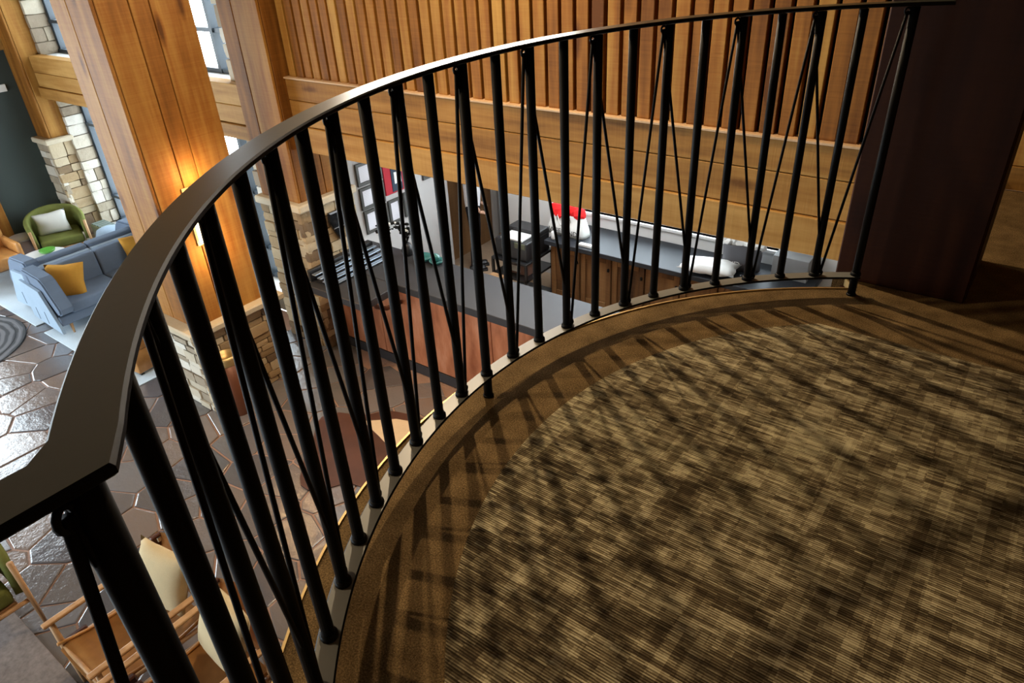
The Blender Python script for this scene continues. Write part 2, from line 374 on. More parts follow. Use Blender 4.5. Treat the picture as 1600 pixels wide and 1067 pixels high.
# ledge-stone pieces
STN = []
for k in range(7):
    bm = bmn(); bmesh.ops.create_cube(bm, size=1)
    bmesh.ops.subdivide_edges(bm, edges=bm.edges[:], cuts=1, use_grid_fill=True)
    for v in bm.verts:
        c_ = Vector(v.co); mx_ = sorted(abs(q) for q in c_)
        nb_ = sum(abs(q) > .4 for q in c_)
        v.co *= {1: 1.015, 2: 1.0, 3: .96, 0: 1}[nb_]
        v.co += Vector([random.uniform(-.022, .022) for _ in range(3)])
    me = bpy.data.meshes.new('stone'); bm.to_mesh(me); bm.free(); me.materials.append(STONE); STN.append(me)
PSTN = []
for me in STN:
    q = me.copy(); q.materials.clear(); q.materials.append(PALE); PSTN.append(q)
def stones(parent, axis, c, a0, a1, z0, z1, meshes, hmin=.06, hmax=.13, wmin=.13, wmax=.34, out=1, depth=.07):
    """a face of coursed stones: axis 'x' = face lies in plane X=c, runs along Y; axis 'y' = plane Y=c, runs along X; out = sign of outward normal"""
    z = z0
    while z < z1 - .02:
        h = min(random.uniform(hmin, hmax), z1 - z)
        if z1 - z - h < hmin * .6: h = z1 - z
        a = a0
        while a < a1 - .01:
            w = min(random.uniform(wmin, wmax), a1 - a)
            if a1 - a - w < wmin * .5: w = a1 - a
            pr_ = random.uniform(.0, .022); d = depth; cc = c + out * (pr_ - d / 2 + .005)
            me = random.choice(meshes); m_ = (a + w / 2)
            if axis == 'x': inst('stone', me, parent, (cc, m_, z + h / 2), (d, w - .010, h - .009))
            else: inst('stone', me, parent, (m_, cc, z + h / 2), (w - .010, d, h - .009))
            a += w
        z += h
def boards(parent, axis, c, splits, z0, z1, m, t=.03, out=1):
    for a, b in zip(splits, splits[1:]):
        g = .004
        if axis == 'x': B('board', m, parent, *(sorted((c - out * t, c))), a + g, b - g, z0, z1, .005)
        else: B('board', m, parent, a + g, b - g, *(sorted((c - out * t, c))), z0, z1, .005)
# big free standing column in the lobby
c3 = struct('timber_column', 'big honey timber column on a stone base with a lit sconce'); c3['category'] = 'column'
B('core', BACKING, c3, -6.80, -6.18, 2.87, 3.63, -1.95, 3.6)
boards(c3, 'y', 2.83, [-6.82, -6.545, -6.15], -1.92, 3.6, HON, out=-1)
boards(c3, 'x', -6.15, [2.86, 3.13, 3.30, 3.66], -1.92, 3.6, HON)
B('cap_stone', CAPM, c3, -6.97, -6.04, 2.70, 3.80, -1.985, -1.91, .015)
B('pier_core', MORTAR, c3, -6.93, -6.13, 2.80, 3.70, FL - .01, -1.98)
stones(c3, 'x', -6.12, 2.75, 3.74, FL, -1.985, STN); stones(c3, 'y', 2.78, -6.95, -6.09, FL, -1.985, PSTN, out=-1)
# column at the left end of the slat wall
c4 = struct('timber_column', 'honey timber column on a tall stone pier at the left end of the slat wall'); c4['category'] = 'column'
B('core', BACKING, c4, -6.76, -6.18, 4.34, 4.98, -1.17, 3.6)
boards(c4, 'y', 4.30, [-6.79, -6.55, -6.15], -1.14, 3.6, HON, out=-1)
boards(c4, 'x', -6.15, [4.33, 4.68, 5.02], -1.14, 3.6, HON)
B('cap_stone', CAPM, c4, -6.84, -6.06, 4.22, 5.03, -1.20, -1.115, .015)
B('pier_core', MORTAR, c4, -6.80, -6.15, 4.30, 5.0, FL - .01, -1.19)
stones(c4, 'x', -6.13, 4.25, 5.02, FL, -1.20, STN, .07, .15, .15, .36); stones(c4, 'y', 4.28, -6.82, -6.11, FL, -1.20, STN, .07, .15, out=-1)
# pilaster by the green wall
c1 = struct('timber_column', 'slim timber pilaster on stone pier beside the dark green wall'); c1['category'] = 'column'
B('core', BACKING, c1, -12.38, -12.03, 4.33, 4.60, -1.2, 3.6)
boards(c1, 'y', 4.30, [-12.41, -12.0], -1.17, 3.6, HON, out=-1); boards(c1, 'x', -12.0, [4.33, 4.62], -1.17, 3.6, HON)
B('cap_stone', CAPM, c1, -12.46, -11.93, 4.20, 4.62, -1.23, -1.15, .015)
B('pier_core', MORTAR, c1, -12.40, -12.03, 4.30, 4.6, FL - .01, -1.22)
stones(c1, 'x', -12.0, 4.24, 4.62, FL, -1.23, STN, .10, .19, .18, .36); stones(c1, 'y', 4.27, -12.42, -11.98, FL, -1.23, PSTN, .10, .19, .2, .45, out=-1)
# timber column at the end of the railing, its shade painted into the boards
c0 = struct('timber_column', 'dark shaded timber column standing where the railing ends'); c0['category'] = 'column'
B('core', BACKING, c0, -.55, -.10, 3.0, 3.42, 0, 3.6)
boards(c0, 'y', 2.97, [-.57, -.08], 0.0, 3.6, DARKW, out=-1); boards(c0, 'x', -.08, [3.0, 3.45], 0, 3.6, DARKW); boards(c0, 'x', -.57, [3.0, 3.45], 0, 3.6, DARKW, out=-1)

# window wall with two bays (upper and lower windows), stone jambs and timber spandrel
ww = tag(None or fin('wall_window', box(bmn(), -13, -11.95, 4.60, 4.98, FL, 3.6), MORTAR), 'stone wall with tall windows', kind='structure')
for x0, x1, z0, z1 in ((-10.2, -8.9, -2.66, -.66), (-10.2, -8.9, -.06, 2.9), (-7.24, -6.78, FL, 3.6), (-11.95, -7.24, FL, -2.66), (-11.95, -7.24, -.66, -.06), (-11.95, -7.24, 2.9, 3.6)):
    B('wall_core', MORTAR, ww, x0, x1, 4.60, 4.98, z0, z1)
stones(ww, 'y', 4.57, -7.27, -6.79, -.02, 1.6, PSTN, .12, .24, .2, .48, out=-1, depth=.16); stones(ww, 'y', 4.57, -7.27, -6.79, FL, -.6, PSTN, .12, .24, .2, .48, out=-1, depth=.16)
stones(ww, 'x', -11.95, 4.58, 4.86, -.02, 1.6, PSTN, .14, .26, .14, .30, depth=.12); stones(ww, 'x', -11.95, 4.58, 4.86, FL + .3, -.62, PSTN, .10, .22, .14, .30, depth=.12)
stones(ww, 'y', 4.57, -11.95, -10.6, FL, -2.62, PSTN, .12, .2, .2, .45, out=-1)
tb = struct('trim_4', 'honey timber spandrel boards between upper and lower windows')
for z0, z1, y0 in ((-.22, -.0, 4.43), (-.42, -.224, 4.43), (-.58, -.424, 4.40)):
    B('spandrel_board', HONX, tb, -11.98, -6.80, y0, 4.60, z0, z1, .006)
def window(name, x0, x1, z0, z1, bars, muls, label, dep=.04):
    w_ = struct(name, label)
    B('pane', GLASS, w_, x0, x1, 4.895, 4.901, z0, z1)
    for x in muls: B('mullion', FRAMEM, w_, x - .028, x + .028, 4.9 - dep, 4.9 + dep, z0, z1)
    for z in bars: B('transom', FRAMEM, w_, x0, x1, 4.85, 4.95, z - .022, z + .022)
    B('frame', FRAMEM, w_, x0, x1, 4.84, 4.96, z0, z0 + .05); B('frame', FRAMEM, w_, x0, x1, 4.84, 4.96, z1 - .05, z1)
    B('window_sill', WHITEP, w_, x0 - .02, x1 + .02, 4.44 if z0 > -1 else 4.50, 4.88, z0 - .012, z0, .003)
    return w_
window('window_1', -11.95, -10.2, -.02, 2.9, [.40, 1.5], [-11.91, -11.58, -11.25, -10.9], 'upper left window beside green wall')
window('window_2', -11.95, -10.2, -2.62, -.66, [-1.05, -2.2], [-11.91, -11.58, -11.25, -10.9], 'lower left window behind blue sofas')
window('window_3', -8.9, -7.24, -.02, 2.9, [.44, 1.5], [-8.6, -7.86], 'upper window between the two big columns', .07)
window('window_4', -8.9, -7.24, -2.62, -.66, [-1.45, -2.2], [-8.6, -7.86], 'lower window between the two big columns', .07)

# left (end) wall: green niche, timber panels, and an opening with windows further along
wl = tag(B('wall_left', GREENP, None, -13, -12.4, 3.45, 4.6, FL, .08), 'dark green painted end wall', kind='structure')
B('upper_panel', HONX, wl, -13, -12.38, 3.4, 4.6, .085, 3.6, .004); B('upper_board', HONX, wl, -13, -12.34, 3.4, 4.3, .085, .26, .004)
B('side_panel', HON, wl, -13, -12.36, 2.55, 3.45, FL, 3.6, .004)
B('lower_wall', HON, wl, -13.1, -12.9, -4, 2.55, FL, -2.5); B('upper_wall', HON, wl, -13.1, -12.9, -4, 2.55, 1.2, 3.6); B('end_wall', HON, wl, -13.1, -12.9, -4, -3.6, -2.5, 1.2)
w5 = struct('window_5', 'wide window in the end wall')
for y in (-3.6, -2.07, -.54, .99, 2.5): B('mullion', FRAMEM, w5, -13.04, -12.96, y - .04, y + .04, -2.5, 1.2)
B('pane', GLASS, w5, -13.003, -12.997, -3.6, 2.55, -2.5, 1.2)
wf = struct('wall_front', 'lobby wall behind the viewer')
B('lower_wall', GREYP, wf, -13.1, -3.5, -4.1, -4, FL, -2.5); B('upper_wall', HONX, wf, -13.1, 4.1, -4.1, -4, -.2, 3.6); B('end_wall', GREYP, wf, -4.2, 4.1, -4.1, -4, FL, -.2); B('end_wall', GREYP, wf, -13.1, -12.2, -4.1, -4, -2.5, -.2)
w6 = struct('window_6', 'wide window in the lobby wall behind the viewer')
for x in (-12.2, -10.2, -8.2, -6.2, -4.2): B('mullion', FRAMEM, w6, x - .04, x + .04, -4.05, -3.96, -2.5, -.2)
B('pane', GLASS, w6, -12.2, -4.2, -4.003, -3.997, -2.5, -.2)
tag(B('wall_right', HON, None, 3.9, 4.1, -4, 8.2, FL, 3.6), 'timber wall to the right of the mezzanine', kind='structure')
tag(B('ceiling', PLASTER, None, -13.1, 4.1, -4.1, 5.0, 3.6, 3.75), 'lobby ceiling', kind='structure')
# office behind the reception
tag(B('floor_office', OFFC, None, -7.0, 3.9, 4.95, 8.2, FL - .1, FL + .004), 'tan office floor behind the counter', kind='structure')
lw = tag(B('wall_office_left', GREYP, None, -6.8, -6.16, 5.02, 6.62, FL, -.4), 'grey office wall with framed certificates', kind='structure')
B('wall_return', GREYP, lw, -6.8, -6.5, 6.62, 8.2, FL, -.4)
d1 = struct('door_1', 'brown timber door at the back of the office')
B('door_casing', WHITEP, d1, -6.5, -6.42, 6.66, 6.76, FL, -.75); B('door_leaf', DOORW, d1, -6.5, -6.45, 6.86, 7.86, FL, -.8, .004); B('door_gap', BLACK, d1, -6.5, -6.47, 6.76, 6.86, FL, -.8); B('door_casing', WHITEP, d1, -6.5, -6.42, 7.87, 7.96, FL, -.75)
B('door_handle', SILVER, d1, -6.45, -6.40, 7.70, 7.80, FL + 1.0, FL + 1.03, .006)
bw = tag(B('wall_office_back', WHITEP, None, -5.72, 3.9, 7.3, 7.5, FL, -1.89), 'white office back wall below its window', kind='structure')
B('wall_pier', WHITEP, bw, -5.72, -4.98, 7.3, 7.5, -1.89, -.4); B('wall_pier', WHITEP, bw, -2.0, 3.9, 7.3, 7.5, -1.89, -.4); B('corridor_end', WHITEP, bw, -6.5, -5.72, 8.1, 8.2, FL, -.4); B('corridor_side', WHITEP, bw, -5.72, -5.62, 7.5, 8.2, FL, -.4); B('wall_head', WHITEP, bw, -4.98, -2.0, 7.3, 7.5, -.8, -.4)
B('baseboard_back', WHITEP, bw, -5.75, -4.7, 7.28, 7.30, FL, FL + .1)
w7 = struct('window_7', 'wide office window above the back worktop')
B('pane', GLASS, w7, -4.98, -2.0, 7.397, 7.403, -1.89, -.8); B('window_sill', WHITEP, w7, -4.98, -2.0, 7.27, 7.36, -1.92, -1.89)
for x in (-4.96, -4.05, -3.25, -3.06, -2.02): B('mullion', WHITEP, w7, x - .02, x + .02, 7.38, 7.43, -1.89, -.8)
oc = tag(B('ceiling_office', WHITEP, None, -6.8, 3.9, 4.6, 8.2, -.42, -.34), 'office ceiling', kind='structure')
B('lit_panel', PANELL, oc, -5.4, -3.0, 5.9, 6.5, -.445, -.42)
B('blocking', DARKW, oc, -6.15, 3.9, 4.62, 4.66, -.58, -.42)

# ================================================================== RAILING
rl = thing('curved_railing', 'black iron curved railing with zigzag rods around the mezzanine edge', 'railing', (CEN[0], CEN[1], 0))
def rp(o): # keep world coordinates under the railing empty
    o.location = (-CEN[0], -CEN[1], 0); return o
def arcpath(z, extra, xs_):
    p = [((CEN[0], CEN[1], z), (math.cos(math.radians(t_)), math.sin(math.radians(t_)), 0), (0, 0, 1)) for t_ in [107.6 + (240.3 - 107.6) * i / 110 for i in range(111)]]
    return p
def flatbar(name, z0, z1, m, w=.0535):
    bm = bmn(); ri, ro = 1.55 - w / 2, 1.55 + w / 2; e = .003
    prof = [(ri + e, z0), (ro - e, z0), (ro, z0 + e), (ro, z1 - e), (ro - e, z1), (ri + e, z1), (ri, z1 - e), (ri, z0 + e)]
    path = [((CEN[0], CEN[1], 0), (math.cos(math.radians(t_)), math.sin(math.radians(t_)), 0), (0, 0, 1)) for t_ in [107.6 + (240.9 - 107.6) * i / 120 for i in range(121)]]
    sweep(bm, path, prof)
    return bm, prof
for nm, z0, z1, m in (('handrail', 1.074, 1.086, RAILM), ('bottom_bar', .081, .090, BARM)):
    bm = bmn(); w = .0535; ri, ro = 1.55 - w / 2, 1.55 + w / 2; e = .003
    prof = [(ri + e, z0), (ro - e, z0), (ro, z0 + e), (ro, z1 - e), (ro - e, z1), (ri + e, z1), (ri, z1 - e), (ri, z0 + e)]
    rings = []
    t0 = 114 if z0 > 1 else 117.6
    for i in range(131):
        th = math.radians(t0 + (239.6 - t0) * i / 130)
        rings.append([Vector((CEN[0] + r * math.cos(th), CEN[1] + r * math.sin(th), z)) for r, z in prof])
    xi, xo = -.4635, -.517      # straight run towards the viewer
    for yin, yout in ((.128, .088), (-.2, -.2), (-2.2, -2.2)):
        k = lambda r: (r - ri) / (ro - ri)
        rings.append([Vector((xi + (xo - xi) * k(r), yin + (yout - yin) * k(r), z)) for r, z in prof])
    rv = [[bm.verts.new(v) for v in q] for q in rings]
    for a, b in zip(rv, rv[1:]):
        for j in range(8): bm.faces.new((a[j], a[(j + 1) % 8], b[(j + 1) % 8], b[j]))
    bm.faces.new(rv[0][::-1]); bm.faces.new(rv[-1])
    bm.normal_update()
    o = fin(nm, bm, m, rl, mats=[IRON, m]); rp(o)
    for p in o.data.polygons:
        if p.normal.z > .9: p.material_index = 1  # lighter material on upward faces only; shade on the sides is painted in
angs = [118.1] + [119 + 5.05 * i for i in range(1, 13)] + [179.6 + 5.14 * i - d_ for i, d_ in zip(range(1, 12), (.1, .6, .7, 1.0, 1.5, 1.9, 2.2, 2.1, 2.2, 2.0, 1.5))]
feet = [pol(1.55, a) for a in angs] + [Vector((-.486, .108, 0))] + [Vector((-.490, .108 - .139 * i, 0)) for i in range(1, 12)]
RB = .0144
bm = bmn(); lathe(bm, [(RB, .088), (RB, 1.07)], 14); bal = fin('baluster', bm, IRON, rl, True)
bm = bmn(); lathe(bm, [(RB + .006, .090), (RB + .006, .098), (RB + .002, .104)], 14); colr = fin('collar', bm, IRON, rl, True)
bm = bmn(); lathe(bm, [(.0155, .0), (.0155, 1.07)], 14); post = fin('post', bm, IRON, rl, True)
bm = bmn(); lathe(bm, [(RB + .004, .0), (RB + .004, .006), (RB, .008)], 14); plate = fin('base_plate', bm, IRON, rl, True)
def put(src, p, first=[set()]):
    if src.name not in first[0]: first[0].add(src.name); src.location = (p.x - CEN[0], p.y - CEN[1], 0); return src
    c = src.copy(); COL.objects.link(c); c.location = (p.x - CEN[0], p.y - CEN[1], 0); return c
for i, p in enumerate(feet):
    if i in (0, 12, 24): put(post, p); put(plate, p)
    else: put(bal, p)
    put(colr, p)
# zigzag rods : top loops at even balusters, bottom loops at odd ones
def off(i, side, z, out=.0):
    p = feet[i]; q = feet[min(i + 1, len(feet) - 1)] - feet[max(i - 1, 0)]; t_ = Vector((q.x, q.y, 0)).normalized()
    n_ = Vector((p.x - CEN[0], p.y - CEN[1], 0)).normalized()
    r = p + t_ * side + n_ * out; return Vector((r.x, r.y, z))
for i in range(0, 32):
    j = i + 1
    if i % 2 == 0: a, b = off(i, .022, 1.058), off(j, -.022, .098)
    else: a, b = off(i, -.022, .098), off(j, .022, 1.058)
    bm = bmn(); tube(bm, [a, a.lerp(b, .5), b], .0052, 8); rp(fin('zigzag_rod', bm, IRON, rl, True))
for i in range(0, 32):
    bm = bmn(); up = i % 2 == 0; s = .022 if up else -.022; z = 1.058 if up else .100
    c_ = off(i, s, z); p = feet[i]; t_ = (off(i, 1, 0) - off(i, 0, 0)).normalized()
    pts = [c_ + t_ * (.009 * math.cos(q)) + Vector((0, 0, .010 * math.sin(q))) for q in [2 * PI * k / 12 for k in range(12)]]
    tube(bm, pts, .0036, 6, True); rp(fin('loop', bm, IRON, rl, True))

# ================================================================== RECEPTION
rc = thing('reception_counter', 'long reception counter with patinated copper front and charcoal top', 'counter', (-4.3, 4.7, FL))
def W_(o, root):   # mesh built in world coordinates, parented under an empty standing elsewhere
    o.parent = root; o.matrix_parent_inverse = Matrix.Identity(4); o.location = [-q for q in root.location]; return o
def BW(name, m, root, *a, **k): return W_(B(name, m, None, *a, **k), root)
x = -6.12
while x < -2.3:
    BW('front_panel', COPPER, rc, max(x, -6.085), min(x + .775, -2.3), 4.47, 4.50, FL + .125, FL + 1.015, .003); x += .78
BW('body', BLACK, rc, -6.085, -2.3, 4.50, 4.62, FL + .02, FL + 1.015)
BW('toe_kick', TOPB, rc, -6.085, -2.3, 4.462, 4.50, FL + .002, FL + .12)
BW('countertop', TOPB, rc, -6.085, -2.25, 4.40, 5.08, FL + 1.018, FL + 1.10, .005)
BW('led_strip', LEDW, rc, -6.0, -2.35, 4.445, 4.462, FL + 1.008, FL + 1.017)
BW('service_ledge', TOPB, rc, -5.78, -4.92, 3.90, 4.398, FL + 1.018, FL + 1.10, .006)
bm = bmn(); tube(bm, [(-4.98, 4.46, FL + .86), (-4.98, 4.25, FL + .88), (-4.98, 4.12, FL + .96), (-4.98, 4.10, FL + 1.02)], .025, 8)
W_(fin('ledge_bracket', bm, DLEATH, None, True), rc)
bc = thing('back_cabinet', 'knotty wood base cabinets under the dark back worktop', 'cabinet', (-3.3, 7.0, FL))
BW('carcass', CABW, bc, -4.58, -1.55, 6.70, 7.29, FL + .08, FL + .78)
BW('plinth', BLACK, bc, -4.55, -1.58, 6.74, 7.25, FL, FL + .08)
x = -4.56
while x < -1.9:
    d_ = W_(B('door', CABW, None, x, x + .42, 6.672, 6.70, FL + .10, FL + .765, .003), bc)
    for a_, b_, c_, e_ in ((x, x + .07, .10, .765), (x + .35, x + .42, .10, .765), (x + .07, x + .35, .10, .17), (x + .07, x + .35, .695, .765)):
        B('door_rail', CABW, d_, a_ + .002, b_ - .002, 6.655, 6.673, FL + c_ + .002, FL + e_ - .002, .002)
    B('knob', IRON, d_, x + .375, x + .40, 6.635, 6.66, FL + .6, FL + .64, .004)
    x += .435
bt = tag(B('back_worktop', TOPD, None, -4.62, -1.50, 6.60, 7.29, FL + .782, FL + .84, .004), 'dark worktop along the white office wall carrying the bags', 'worktop')

def certificate(y0, y1, z0, z1, label):
    t_ = thing('framed_certificate', label, 'picture', (-6.16, (y0 + y1) / 2, (z0 + z1) / 2), group=None)
    bm = bmn(); w = .035
    for a in ((y0, y1, z0, z0 + w), (y0, y1, z1 - w, z1), (y0, y0 + w, z0 + w, z1 - w), (y1 - w, y1, z0 + w, z1 - w)): box(bm, -6.158, -6.13, *a, bev=.002)
    W_(fin('frame', bm, mat('dark_grey_frame', (.05, .05, .045), .5), None), t_); BW('certificate', PAPER, t_, -6.157, -6.150, y0 + w, y1 - w, z0 + w, z1 - w)
certificate(5.12, 5.50, -1.19, -.93, 'framed certificate, topmost of the three on the left of the grey wall')
certificate(5.125, 5.50, -1.475, -1.215, 'framed certificate, middle of the three stacked on the grey wall')
certificate(5.14, 5.50, -1.775, -1.495, 'framed certificate, lowest of the three above the dark flowers')
certificate(5.53, 5.74, -1.79, -1.49, 'framed certificate standing upright right below the red framed cloth')
certificate(5.79, 5.99, -1.78, -1.47, 'narrow framed certificate furthest right below the red framed cloth')
certificate(6.17, 6.33, -1.42, -1.27, 'tiny dark framed picture high up beside the office door')
t_ = thing('framed_cloth', 'red framed cloth with navy panel and lime mark on the grey office wall', 'picture', (-6.16, 5.7, -1.2))
BW('cloth', REDF, t_, -6.158, -6.135, 5.52, 5.89, -1.42, -1.0, .004); BW('navy_panel', NAVY, t_, -6.136, -6.126, 5.63, 5.80, -1.40, -1.02, .002)
BW('paper', PLAIN, t_, -6.128, -6.120, 5.67, 5.78, -1.31, -1.17, .001); BW('lime_mark', LIME, t_, -6.128, -6.120, 5.66, 5.77, -1.11, -1.075, .001)
# shield plaque on stone
t_ = thing('wall_plaque', 'black pointed shield plaque with silver emblem on the stone pier', 'plaque', (-6.09, 4.70, -1.45))
bm = bmn(); P_ = [(-.11, .14), (.11, .14), (.12, .04), (.06, -.10), (0, -.21), (-.06, -.10), (-.12, .04)]
for x0, s in ((0, 1), (.03, .9)):
    pass
a = [bm.verts.new((0, y, z)) for y, z in P_]; b = [bm.verts.new((.028, y, z)) for y, z in P_]; c = [bm.verts.new((.036, y * .88, z * .88)) for y, z in P_]
bm.faces.new(a); bm.faces.new(c)
for A, C_ in ((a, b), (b, c)):
    for i in range(7): bm.faces.new((A[i], A[(i + 1) % 7], C_[(i + 1) % 7], C_[i]))
fin('shield', bm, mat('gloss_black', (.008, .01, .013), .15), t_)
bm = bmn(); bmesh.ops.create_uvsphere(bm, u_segments=12, v_segments=8, radius=.032, matrix=Matrix.Translation((.045, .02, .05)) @ Matrix.Diagonal((.3, 1, 1, 1))); fin('emblem', bm, SILVER, t_, True)
fin('band', box(bmn(), .034, .042, -.085, .085, -.055, -.043, .002), SILVER, t_); bm = bmn(); bmesh.ops.create_uvsphere(bm, u_segments=10, v_segments=6, radius=.014, matrix=Matrix.Translation((.04, 0, -.09))); fin('stud', bm, SILVER, t_, True)
t_.location.x = -6.098
# brochure rack: slanted polished trays beside the stone pier
t_ = thing('brochure_rack', 'low polished metal brochure rack on the counter against the stone pier', 'rack', (-5.80, 4.42, FL + 1.10))
STEELB = mat('brushed_steel', (.42, .50, .58), .28, .9)
for k in range(4):
    B('tray', STEELB, t_, .06 + .075 * k, .115 + .075 * k, -.44, .44, .085 - .024 * k, .097 - .024 * k, .002)
B('back_rail', BLACK, t_, .0, .04, -.45, .45, 0.0, .13, .004)
for y in (-.42, 0, .42): B('foot', BLACK, t_, .04, .33, y - .006, y + .006, 0.0, .012)

# dark flower arrangements
def sprays(name, label, loc, nst, hgt, seed, spread):
    random.seed(seed); t_ = thing(name, label, 'ornament', loc)
    bm = bmn(); lathe(bm, [(.055, 0), (.07, .05), (.05, .12), (.035, .14)], 14); fin('vase', bm, BLACK, t_, True)
    for k in range(nst):
        a = random.uniform(0, 2 * PI); r = random.uniform(.05, spread); h = random.uniform(.5, 1) * hgt
        tip = Vector((r * math.cos(a), r * math.sin(a), .12 + h)); mid = Vector((tip.x * .4, tip.y * .4, .12 + h * .6))
        bm = bmn(); tube(bm, [(0, 0, .12), mid, tip], .004, 5); st = fin('stem', bm, IRON, t_)
        for q in range(4):
            bm = bmn(); c_ = mid.lerp(tip, q / 3) + Vector([random.uniform(-.02, .02) for _ in range(3)])
            bmesh.ops.create_icosphere(bm, subdivisions=1, radius=random.uniform(.016, .03), matrix=Matrix.Translation(c_) @ Matrix.Diagonal((1, 1, .6, 1)))
            fin('bloom', bm, IRON if random.random() < .72 else PLAIN, st)
    return t_
sprays('flower_arrangement', 'black and white dried flower arrangement at the end of the brochure rack', (-5.68, 4.98, FL + 1.10), 13, .22, 3, .12)
sprays('flower_arrangement', 'taller black branching arrangement below the upright certificate', (-5.36, 5.01, FL + 1.10), 12, .28, 5, .12)
# teal glass bowls
for nm, p, s_, lb in (('glass_bowl', (-5.10, 4.98), 1.0, 'flat teal glass bowl, left one on the counter back edge'), ('glass_bowl', (-4.92, 5.0), .8, 'small teal glass bowl at the right of the pair on the counter')):
    bm = bmn(); lathe(bm, [(.03 * s_, 0), (.08 * s_, .012), (.105 * s_, .05 * s_), (.10 * s_, .055 * s_), (.07 * s_, .02), (.02 * s_, .012)], 20); o = fin(nm, bm, TEAL, None, True, loc=(p[0], p[1], FL + 1.10)); tag(o, lb, 'bowl')
bm = bmn(); bmesh.ops.create_uvsphere(bm, u_segments=16, v_segments=10, radius=.05); o = fin('glass_ball', bm, TEAL, None, True, loc=(-4.93, 5.0, FL + 1.165)); tag(o, 'teal glass ball resting in the smaller bowl on the counter', 'ornament')
# printer cart + printer + paper
t_ = thing('printer_stand', 'black open printer stand left of the wooden cabinets', 'stand', (-4.92, 6.55, FL))
for z in (.02, .38, .60): fin('shelf', box(bmn(), -.27, .27, -.30, .30, z, z + .03, .003), BLACK, t_)
for x_ in (-.255, .255):
    for y_ in (-.285, .285): fin('upright', box(bmn(), x_ - .015, x_ + .015, y_ - .015, y_ + .015, 0, .60), BLACK, t_)
t_ = thing('printer', 'black office printer with raised output lid on its stand', 'printer', (-4.92, 6.55, FL + .63))
fin('body', box(bmn(), -.24, .24, -.24, .26, 0, .24, .012, 2), BLACK, t_); fin('lid', box(bmn(), -.24, .24, .02, .26, .242, .30, .01, 2), BLACK, t_); fin('control_panel', box(bmn(), .06, .22, -.245, -.20, .16, .235, .006), mat('printer_panel', (.09, .1, .05), .4), t_)
tag(B('paper_stack', PLAIN, None, -5.08, -4.76, 6.33, 6.56, FL + .873, FL + .893, .002), 'white papers lying on the black printer', 'paper')
t_ = thing('paper_box', 'brown cardboard paper box with white label on the stand shelf', 'box', (-4.88, 6.48, FL + .411)); fin('box_body', box(bmn(), -.16, .16, -.11, .11, 0, .15, .003), mat('cardboard', (.22, .12, .09), .8), t_); fin('label_panel', box(bmn(), -.09, .05, -.113, -.109, .03, .11), PLAIN, t_)
tag(B('side_stool', CHW, None, -5.12, -4.92, 5.96, 6.18, FL + .43, FL + .46, .005), 'small wooden stool seat beside the printer stand', 'stool')
so = bpy.data.objects['side_stool']
for x_ in (-5.10, -4.94):
    for y_ in (5.98, 6.16): B('leg', BLACK, so, x_ - .01, x_ + .01, y_ - .01, y_ + .01, FL, FL + .43)
# tote bag
def text(body, size, m, parent, loc, rot, name='lettering', ext=.0012):
    cu = bpy.data.curves.new(name, 'FONT'); cu.body = body; cu.size = size; cu.extrude = ext; cu.align_x = 'CENTER'; cu.materials.append(m)
    o = bpy.data.objects.new(name, cu); COL.objects.link(o)
    me = bpy.data.meshes.new_from_object(o.evaluated_get(bpy.context.evaluated_depsgraph_get())); bpy.data.objects.remove(o)
    o = bpy.data.objects.new(name, me); COL.objects.link(o); o.parent = parent; o.location = loc; o.rotation_euler = rot; return o
t_ = thing('tote_bag', 'white canvas tote bag with black lettering stuffed with red tissue', 'bag', (-4.47, 6.93, FL + .84), rz=-.05)
def bag(bm, w0, w1, d0, d1, h, seg=6):
    rings = []
    for k in range(seg + 1):
        f = k / seg; w = w0 + (w1 - w0) * f; d = (d0 + (d1 - d0) * f) * (1 + .25 * math.sin(PI * min(1, f * 1.4))); z = h * f; ring = []
        for j in range(20):
            a = 2 * PI * j / 20; c_, s_ = math.cos(a), math.sin(a); sx = math.copysign(abs(c_) ** .5, c_); sy = math.copysign(abs(s_) ** .6, s_)
            ring.append(bm.verts.new((w / 2 * sx + random.uniform(-.003, .003), d / 2 * sy + random.uniform(-.004, .004), z)))
        rings.append(ring)
    for a, b in zip(rings, rings[1:]):
        for j in range(20): bm.faces.new((a[j], a[(j + 1) % 20], b[(j + 1) % 20], b[j]))
    bm.faces.new(rings[0][::-1]); return bm
fin('bag_body', bag(bmn(), .58, .44, .24, .16, .27), CREAM if 0 else WHITEC, t_, True)
for y_ in (-.10, .10):
    bm = bmn(); tube(bm, [(-.10, y_, .20), (-.09, y_, .26), (-.05, y_ * 1.2, .15), (.05, y_ * 1.2, .14), (.09, y_, .26), (.10, y_, .20)], .008, 6); fin('handle', bm, WHITEC, t_, True)
text('WEEKEND', .09, INK, t_, (.03, -.163, .055), (PI / 2, 0, 0))
random.seed(11)
t2 = thing('tissue_paper', 'crumpled bright red tissue paper bulging out of the white tote', 'tissue', (-4.47, 6.93, FL + 1.09))
for k in range(7):
    bm = bmn(); bmesh.ops.create_icosphere(bm, subdivisions=2, radius=.085, matrix=Matrix.Translation((-.17 + .055 * k, random.uniform(-.03, .03), .02 + random.uniform(-.01, .03))))
    for v in bm.verts: v.co += Vector([random.uniform(-.014, .014) for _ in range(3)])
    fin('crumple', bm, RED, t2)
tag(B('name_card', PLAIN, None, -4.16, -3.98, 6.66, 6.72, FL + .841, FL + .87, .003), 'small white card on the worktop right of the tote bag', 'card')
bm = bmn(); lathe(bm, [(.03, 0), (.04, .02), (.035, .10), (.02, .11)], 14); tag(fin('paper_cup', bm, WHITEP, None, True, loc=(-4.52, 6.68, FL + .84)), 'small white cup in front of the tote bag', 'cup')
